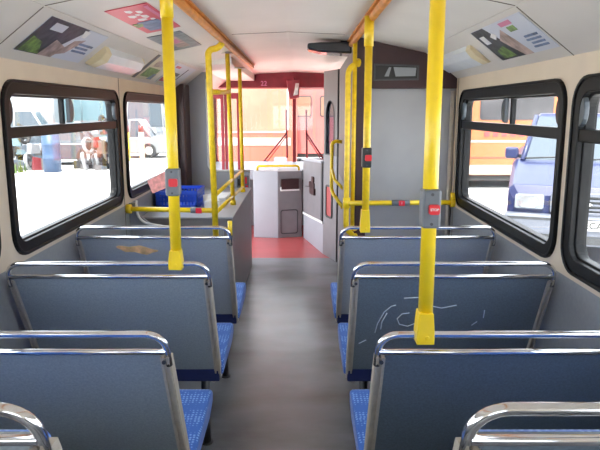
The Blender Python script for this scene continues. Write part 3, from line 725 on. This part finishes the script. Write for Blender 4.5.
# unlit lamp housings along the coves
def lamp(s, y0, y1, label, h=1.0):
    r = root('cove_lamp', (s*1.0, (y0+y1)/2, 1.85), label, 'lamp', 'unlit cove lamps')
    sec = lambda y, g: [cove_pt(s, y, .22, 0), cove_pt(s, y, .26, .035*g*h), cove_pt(s, y, .50, .055*g*h), cove_pt(s, y, .66, .04*g*h), cove_pt(s, y, .70, 0)]
    MB().loft([sec(y0+.07, 1), sec(y1-.04, 1)]).build('lens', 'lamp_lens', r)
    MB().loft([sec(y0, .75), sec(y0+.07, 1.02)]).build('end_cap', 'lamp_end', r, bevel=.003)
    MB().loft([sec(y1-.04, 1.02), sec(y1, .75)]).build('end_cap', 'lamp_end', r, bevel=.003)
lamp(-1, 3.33, 4.14, 'unlit cream-ended tube lamp on the left cove')
lamp(1, 3.26, 4.10, 'unlit cream-ended tube lamp on the right cove', .6)
# small black brackets above the left pole's far side
for y in (4.92, 4.97): pass

# ------------------------------------------------------------------ outdoors
GZ = -.32
b = MB().faces([(-60, -40, GZ), (60, -40, GZ), (60, 70, GZ), (-60, 70, GZ)], [(0, 1, 2, 3)])
struct(b.build('ground', 'concrete_ground'), 'bright pale concrete yard around the bus', 'ground')
b = MB().box((-2.3, YF+.4, GZ), (2.3, 12.6, GZ+.03))  # unseen red strip, added to bounce pink light onto the ceiling
struct(b.build('ground_bounce', 'bounce_red'), 'added red strip hidden below the dash, bouncing pink light indoors', 'reflector')
# running gear under our bus keeps the floor off the ground: low skirt
b = MB().box((-1.1, -2.1, GZ), (-.9, -1.2, -.061)).box((.9, -2.1, GZ), (1.1, -1.2, -.061)).box((-1.1, 6.6, GZ), (-.9, 7.4, -.061)).box((.9, 6.6, GZ), (1.1, 7.4, -.061))
struct(b.build('trim_wheels', 'tyre', bevel=.05), 'wheels carrying the bus under its floor', 'trim')

def wheel(par, x, y, z, r, w, axis='X'):
    e = Vector((1, 0, 0)) if axis == 'X' else Vector((0, 1, 0)); c = Vector((x, y, z))
    t = MB().tube([c-e*w/2, c-e*w*.38, c+e*w*.38, c+e*w/2], [r*.9, r, r, r*.9], n=22).build('wheel', 'tyre', par)
    MB().tube([c-e*(w/2+.008), c+e*(w/2+.008)], r*.55, n=16).build('hub', 'wheel_hub', t)
def coach(name, x0, x1, y, ztop, body, label, wz, win_w, stripes, wheels, group, pane='coach_window_reflection'):
    r = root(name, ((x0+x1)/2, y+1.2, GZ), label, 'bus', group)
    sec = lambda x, i: [(x, y+i, .02), (x, y+2.4-i, .02), (x, y+2.4-i, ztop-.25), (x, y+2.15-i, ztop), (x, y+.25+i, ztop), (x, y+i, ztop-.25)]
    MB().loft([sec(x0, .08), sec(x0+.1, 0), sec(x1-.1, 0), sec(x1, .08)]).build('body', body, r)
    MB().box((x0+.15, y+.05, -.12), (x1-.15, y+2.35, .03)).build('underside', 'tyre', r)
    x = x0+.35
    while x+win_w < x1-.2:
        MB().prism(rrect(x, x+win_w, wz[0], wz[1], .07), XZ, y-.012, y+.01).build('window_gasket', 'car_darkgrey', r)
        MB().prism(rrect(x+.04, x+win_w-.04, wz[0]+.04, wz[1]-.04, .05), XZ, y-.018, y-.010).build('window_pane', pane, r)
        x += win_w+.30
    for z0, z1, m in stripes: MB().box((x0+.08, y-.012, z0), (x1-.08, y+.01, z1)).build('stripe', m, r)
    for xw in wheels: wheel(r, xw, y+.22, GZ+.46, .46, .28, 'Y')
    return r
cr = coach('coach', 2.0, 12.2, 15.0, 2.75, 'coach_orange', 'orange coach with white skirt stripe parked behind the blue off-roader', (1.36, 2.0), 1.77, [(.04, .27, 'coach_white'), (.82, .87, 'coach_white'), (.44, .455, 'coach_red')], (9.0, 11.0), 'parked coaches', 'coach_window_grey')
for i in range(6): MB().box((4.55+i*.21, 14.985, .96), (4.68+i*.21, 15.01, 1.08)).build('vent', 'coach_red', cr)
def coach_end_on():
    x0, x1, y, L_, zt = -2.46, -.02, 13.0, 9.0, 2.85
    r = root('coach', ((x0+x1)/2, y+L_/2, GZ), 'orange coach parked end-on, filling the windscreen left of its pillar', 'bus', 'parked coaches')
    sec = lambda yy, i: [(x0+i, yy, .0), (x1-i, yy, .0), (x1-i, yy, zt-.3), (x1-.25-i, yy, zt-i), (x0+.25+i, yy, zt-i), (x0+i, yy, zt-.3)]
    MB().loft([sec(y, .06), sec(y+.12, 0), sec(y+L_, 0)]).build('body', 'coach_coral', r)
    MB().box((x0+.1, y+.2, -.15), (x1-.1, y+L_-.1, .02)).build('underside', 'tyre', r)
    MB().prism(rrect(x0+.14, x1-.14, 1.12, 2.40, .12), XZ, y-.012, y+.01).build('window_gasket', 'coach_white', r)
    MB().prism(rrect(x0+.18, x1-.18, 1.16, 2.36, .10), XZ, y-.018, y-.010).build('window_pane', 'coach_window_reflection', r)
    MB().box((x0+.1, y-.012, .86), (x1-.1, y+.01, 1.02)).build('stripe', 'coach_white', r)
    MB().prism(rrect(x0+.08, x1-.08, .06, .34, .05), XZ, y-.10, y+.05).build('bumper', 'coach_red', r)
    for xx in (x0+.32, x1-.32):
        MB().prism(rrect(xx-.14, xx+.14, .46, .62, .04), XZ, y-.02, y+.02).build('lamp', 'headlight', r)
    for xx in (x0+.2, x1-.2):
        for yy in (y+2.2, y+7): wheel(r, xx, yy, GZ+.46, .46, .28)
coach_end_on()
coach('coach', -.6, 6.6, 22.6, 3.1, 'coach_pink', 'red coach farther off, right of the windscreen pillar', (1.35, 2.1), .75, [(2.35, 2.6, 'coach_white')], (1.8, 5.2), 'parked coaches')

def car(name, x, y, rz, L, W, H, paint, label, cat='car', van=False, group=None, suv=False):
    r = root(name, (x, y, GZ), label, cat, group)
    W0[r.name] = Vector((0, 0, 0))
    hw = W/2; zh = H*(.60 if suv else .55)
    def sec(yy, z0, z1, w, ch=.06): return [(-w+ch*.5, yy, z0), (w-ch*.5, yy, z0), (w, yy, z0+ch), (w, yy, z1-ch), (w-ch, yy, z1), (-w+ch, yy, z1), (-w, yy, z1-ch), (-w, yy, z0+ch)]
    zb = .30 if suv else .20
    if van: hood = [(0, .85), (.12, 1.0), (.45, 1.08), (.55, 1.1)]; base = .5
    elif suv: hood = [(0, .88), (.06, 1.0), (.45, 1.10), (1.05, 1.24)]; base = 1.0
    else: hood = [(0, zh*.78), (.1, zh*.90), (.6, zh*.97), (1.05, zh)]; base = 1.0
    zl = hood[-1][1]
    secs = [sec(0, zb+.08, hood[0][1], hw*.92)]+[sec(yy, zb, z, hw) for yy, z in hood[1:]]+[sec(L-.1, zb, zl, hw), sec(L, zb+.1, zl-.06, hw*.94)]
    MB().loft(secs).build('body', paint, r, bevel=.015)
    tail = L-.12 if (van or suv) else L-.75
    y1, y2, y3 = base, base+(.35 if van else .95 if suv else .72), tail-(.05 if (van or suv) else .45)
    gw = hw*(.86 if suv else .93); tw = hw*(.70 if suv else .80)
    g = [[(-gw, y1, zl-.02), (gw, y1, zl-.02), (gw*.99, y1+.02, zl), (-gw*.99, y1+.02, zl)]]
    b = MB()
    b.hexa([(-gw, y1, zl-.03), (gw, y1, zl-.03), (gw, tail, zl-.03), (-gw, tail, zl-.03), (-tw, y2, H-.04), (tw, y2, H-.04), (tw, y3, H-.04), (-tw, y3, H-.04)])
    b.build('greenhouse_glass', 'vehicle_glass' if not van else paint, r)
    MB().hexa([(-tw-.01, y2-.03, H-.06), (tw+.01, y2-.03, H-.06), (tw+.01, y3+.03, H-.06), (-tw-.01, y3+.03, H-.06), (-tw+.06, y2+.08, H), (tw-.06, y2+.08, H), (tw-.06, y3-.06, H), (-tw+.06, y3-.06, H)]).build('roof', paint, r, bevel=.02)
    for sx in (-1, 1):
        MB().tube([(sx*gw, y1, zl-.02), (sx*tw, y2, H-.04)], .035, n=8).build('pillar', paint, r)
        MB().tube([(sx*gw, tail, zl-.02), (sx*tw, y3, H-.04)], .05, n=8).build('pillar', paint, r)
        ym = (y1+tail)/2
        MB().tube([(sx*gw, ym, zl-.02), (sx*tw, ym, H-.04)], .035, n=8).build('pillar', paint, r)
        if van:
            MB().hexa([(sx*(gw-.03), y1+.15, zl+.02), (sx*(gw+.006), y1+.15, zl+.02), (sx*(gw+.006), y1+.95, zl+.02), (sx*(gw-.03), y1+.95, zl+.02), (sx*(tw-.01), y2+.1, H-.25), (sx*(tw+.04), y2+.1, H-.25), (sx*(tw+.04), y1+.95, H-.25), (sx*(tw-.01), y1+.95, H-.25)]).build('side_window', 'vehicle_glass', r)
        rr = .37 if suv else .31
        for yy in (.82, L-.85): wheel(r, sx*(hw-.09), yy, rr, rr, .2)
        if not suv:
            MB().prism(rrect(sx*hw*.72-.16, sx*hw*.72+.16, zh*.58, zh*.74, .03), XZ, -.02, .03).build('headlight', 'headlight', r)
    if van:
        MB().hexa([(-gw+.1, y1-.012, zl+.03), (gw-.1, y1-.012, zl+.03), (gw-.1, y1+.03, zl+.03), (-gw+.1, y1+.03, zl+.03), (-tw+.06, y2-.03, H-.16), (tw-.06, y2-.03, H-.16), (tw-.06, y2+.02, H-.16), (-tw+.06, y2+.02, H-.16)]).build('windscreen', 'vehicle_glass', r)
    if not suv:
        MB().box((-hw*.95, -.06, .26), (hw*.95, .08, .42)).build('bumper', 'car_darkgrey', r, bevel=.03)
    r.rotation_euler = (0, 0, rz)
    return r
# blue off-roader seen through the right windows, nose towards the camera
s = car('off_roader', 3.54, 7.28, math.radians(-21), 4.5, 1.84, 1.86, 'suv_blue', 'dark blue off-road car parked nose-on outside the right windows', suv=True)
for sx in (-1, 1):
    hl = MB().prism(rrect(sx*.66-.17, sx*.66+.17, .71, .89, .03), XZ, -.035, .05).build('headlight', 'headlight', s, bevel=.01)
    MB().prism(rrect(sx*.66-.13, sx*.66+.10, .73, .87, .06), XZ, -.042, -.034).build('lamp_bowl', 'chrome', hl)
    mr = MB().box((sx*.94-.09, 1.12, 1.24), (sx*.94+.09, 1.22, 1.40)).build('door_mirror', 'suv_blue', s, bevel=.03)
    MB().tube([(sx*.80, 1.2, 1.27), (sx*.96, 1.17, 1.30)], .025, n=8).build('mirror_arm', 'black_rubber', mr)
    MB().tube([(sx*.42-.34, .98, 1.262), (sx*.42+.34, 1.06, 1.30)], .012, n=6).build('wiper', 'black_rubber', s)
gr = MB().ring(rrect(-.42, .42, .66, .93, .06), rrect(-.375, .375, .70, .89, .04), XZ, -.05, .03).build('grille', 'silver', s, bevel=.006)
for k in range(3): MB().box((-.38, -.035, .725+.055*k), (.38, .01, .748+.055*k)).build('grille_bar', 'silver', gr)
MB().box((-.38, -.002, .69), (.38, .03, .90)).build('grille_back', 'car_darkgrey', gr)
MB().prism([(-.05, .80), (0, .77), (.05, .80), (0, .83)], XZ, -.06, -.03).build('badge', 'chrome', gr)
bp = MB().prism(rrect(-.95, .95, .30, .66, .06), XZ, -.14, .10).build('bumper', 'silver', s, bevel=.04)
MB().box((-.55, -.15, .33), (.55, -.1, .43)).build('air_intake', 'car_darkgrey', bp)
MB().box((-.90, -.146, .60), (.90, -.12, .63)).build('bumper_strip', 'car_darkgrey', bp)
pl = MB().prism(rrect(-.27, .27, .50, .62, .01), XZ, -.165, -.138, 0)
pl.text('V', .11, Matrix.Translation((-.20, -.166, .56)) @ Matrix.Rotation(PI/2, 4, 'X'), 1)
pl.text('ECA', .11, Matrix.Translation((.07, -.166, .56)) @ Matrix.Rotation(PI/2, 4, 'X'), 1)
pl.build('number_plate', ['plate_white', 'plate_black'], s)

# the yard seen through the left windows
Y_ = 'vehicles in the yard'
car('van', -16.2, 27.0, math.radians(-80), 5.6, 2.0, 2.9, 'car_white', 'tall white van at the back of the yard outside the left window', 'van', van=True, group=Y_)
car('van', -12.9, 30.8, math.radians(-84), 4.2, 2.0, 2.9, 'car_cyan', 'pale blue van behind the scrap cars, beside the tall white van', 'van', van=True, group=Y_)
car('car', -10.6, 21.9, math.radians(-82), 3.9, 1.62, 1.45, 'car_greyblue', 'grey-blue scrap car behind the blue drum', group=Y_)
car('car', -13.2, 24.3, math.radians(-80), 4.0, 1.65, 1.9, 'car_white', 'tall pale scrap car in the row behind the grey-blue one', group=Y_)
car('car', -8.6, 25.2, math.radians(-85), 3.4, 1.6, 1.55, 'car_white', 'white scrap car in the row behind the heap', group=Y_)
car('van', -7.3, 29.2, math.radians(8), 5.5, 2.0, 2.7, 'car_white', 'white van with dark wheels outside the far left window', 'van', van=True, group=Y_)
def drum():
    r = root('oil_drum', (-7.70, 19.2, GZ), 'upright blue drum standing in front of the scrap cars', 'drum')
    c = Vector((-7.70, 19.2, GZ))
    MB().tube([c, c+Vector((0, 0, .42)), c+Vector((0, 0, .44)), c+Vector((0, 0, .46)), c+Vector((0, 0, .84)), c+Vector((0, 0, .86)), c+Vector((0, 0, .88)), c+Vector((0, 0, 1.25))], [.27, .27, .285, .27, .27, .285, .27, .26], n=24).build('body', 'drum_blue', r)
    MB().tube([c+Vector((0, 0, 1.25)), c+Vector((0, 0, 1.28))], .275, n=24).build('lid', 'drum_blue', r)
drum()
def junk(x, y, w, h, lab, n, seed):
    rnd = random.Random(seed); b = MB()
    for i in range(n):
        px, py = x+rnd.uniform(-w, w)/2, y+rnd.uniform(-.35, .35); a = rnd.uniform(0, PI)
        l, t, hh = rnd.uniform(.15, .5), rnd.uniform(.06, .3), rnd.uniform(.12, .45); z = GZ if i < n*.5 else GZ+rnd.uniform(.1, h-hh*.6)
        c, s_ = math.cos(a), math.sin(a); m = rnd.choice([0, 0, 1, 1, 2, 3, 4, 5, 6])
        R = lambda u, v, q: (px+u*c-v*s_, py+u*s_+v*c, z+q)
        if i % 5 == 4:
            q = rnd.uniform(.16, .28); ax = Vector((math.cos(a*.3-.6), math.sin(a*.3-.6), .2)); cc = Vector((px, py, z+q)); u_ = ax.cross(Vector((0, 0, 1))).normalized(); v_ = ax.cross(u_).normalized()
            b.tube([cc+u_*q*math.cos(k*PI/8)+v_*q*math.sin(k*PI/8) for k in range(16)], .06, rnd.choice([1, 3]), n=8, closed=True)
        else:
            b.hexa([R(-l/2, -t/2, 0), R(l/2, -t/2, 0), R(l/2, t/2, 0), R(-l/2, t/2, 0), R(-l/2*.7, -t/2, hh), R(l/2*.9, -t/2, hh*.7), R(l/2*.8, t/2, hh*.8), R(-l/2*.8, t/2, hh)], m)
    o = b.build('scrap_heap', ['scrap', 'car_white', 'car_greyblue', 'tyre', 'car_red', 'car_cyan', 'car_rust']); o['kind'] = 'stuff'
    tag(o, lab, 'scrap')
junk(-6.6, 20.2, 1.5, 1.5, 'heap of mixed scrap and old tyres right of the blue drum', 46, 3)
junk(-8.85, 20.1, 1.5, 1.35, 'heap of mixed scrap left of the blue drum', 38, 11)
def weeds():
    b = MB()
    for i in range(90):
        x, y = -9.0+random.uniform(-.45, .45), 19.0+random.uniform(-.3, .3); h = random.uniform(.15, .45); a = random.uniform(0, 2*PI)
        dx, dy = .05*math.cos(a), .05*math.sin(a)
        b.faces([(x-dx*.5, y-dy*.5, GZ), (x+dx*.5, y+dy*.5, GZ), (x+dy*3, y-dx*3, GZ+h)], [(0, 1, 2)])
    o = b.build('weeds', 'weed'); tag(o, 'green weeds growing in front of the scrap heap', 'weeds', kind='stuff')
weeds()
b = MB()
for i in range(34): b.box((-7.6+i*.12, 36, GZ), (-7.52+i*.12, 36.06, 2.5+.15*math.sin(i)))
b.box((-7.6, 36.05, 0), (-3.5, 36.1, .1)).box((-7.6, 36.05, 1.9), (-3.5, 36.1, 2.0))
tag(b.build('paling_fence', 'dark_fence'), 'tall dark paling fence behind the white van', 'fence')
for x, y, m, lb in ((-6.5, 23.4, 'yellow_paint', 'yellow marker post in the yard'), (-6.1, 24.0, 'lamp_end', 'cream marker post in the yard')):
    r = root('marker_post', (x, y, GZ), lb+' in front of the white van', 'post')
    MB().tube([(x, y, GZ), (x, y, .75)], .10, n=12).build('post', m, r); MB().tube([(x, y, .75), (x, y, 1.0)], .101, n=12).build('cap', 'car_red', r)

# ------------------------------------------------------------------ light, world, camera
wd = bpy.data.worlds.new('sky'); SC.world = wd; wd.use_nodes = True
N, L = wd.node_tree.nodes, wd.node_tree.links
bg = N['Background']; bg.inputs['Color'].default_value = (.86, .93, 1.0, 1); bg.inputs['Strength'].default_value = 1.25
sun = bpy.data.lights.new('sun', 'SUN'); sun.energy = 3.4; sun.angle = .02; sun.color = (1, .95, .87)
so = bpy.data.objects.new('sun', sun); COL.objects.link(so)
so.rotation_euler = Vector((.05, .50, -.86)).to_track_quat('-Z', 'Y').to_euler()
cam = bpy.data.cameras.new('camera'); cam.sensor_width = 36; cam.lens = 611/600*36; cam.clip_start = .02; cam.clip_end = 300
co = bpy.data.objects.new('camera', cam); COL.objects.link(co); co.location = (.075, 0, 1.595)
co.rotation_euler = (PI/2-math.atan(115/611), 0, 0)
SC.camera = co
SC.view_settings.view_transform = 'Standard'; SC.view_settings.look = 'None'; SC.view_settings.gamma = 1; SC.view_settings.use_curve_mapping = False
SC.view_settings.exposure = 2.33
SC.cycles.use_denoising = True
SC.cycles.max_bounces = 14; SC.cycles.diffuse_bounces = 8; SC.cycles.glossy_bounces = 5; SC.cycles.transparent_max_bounces = 24
SC.cycles.sample_clamp_indirect = 6
SC.cycles.caustics_reflective = False; SC.cycles.caustics_refractive = False
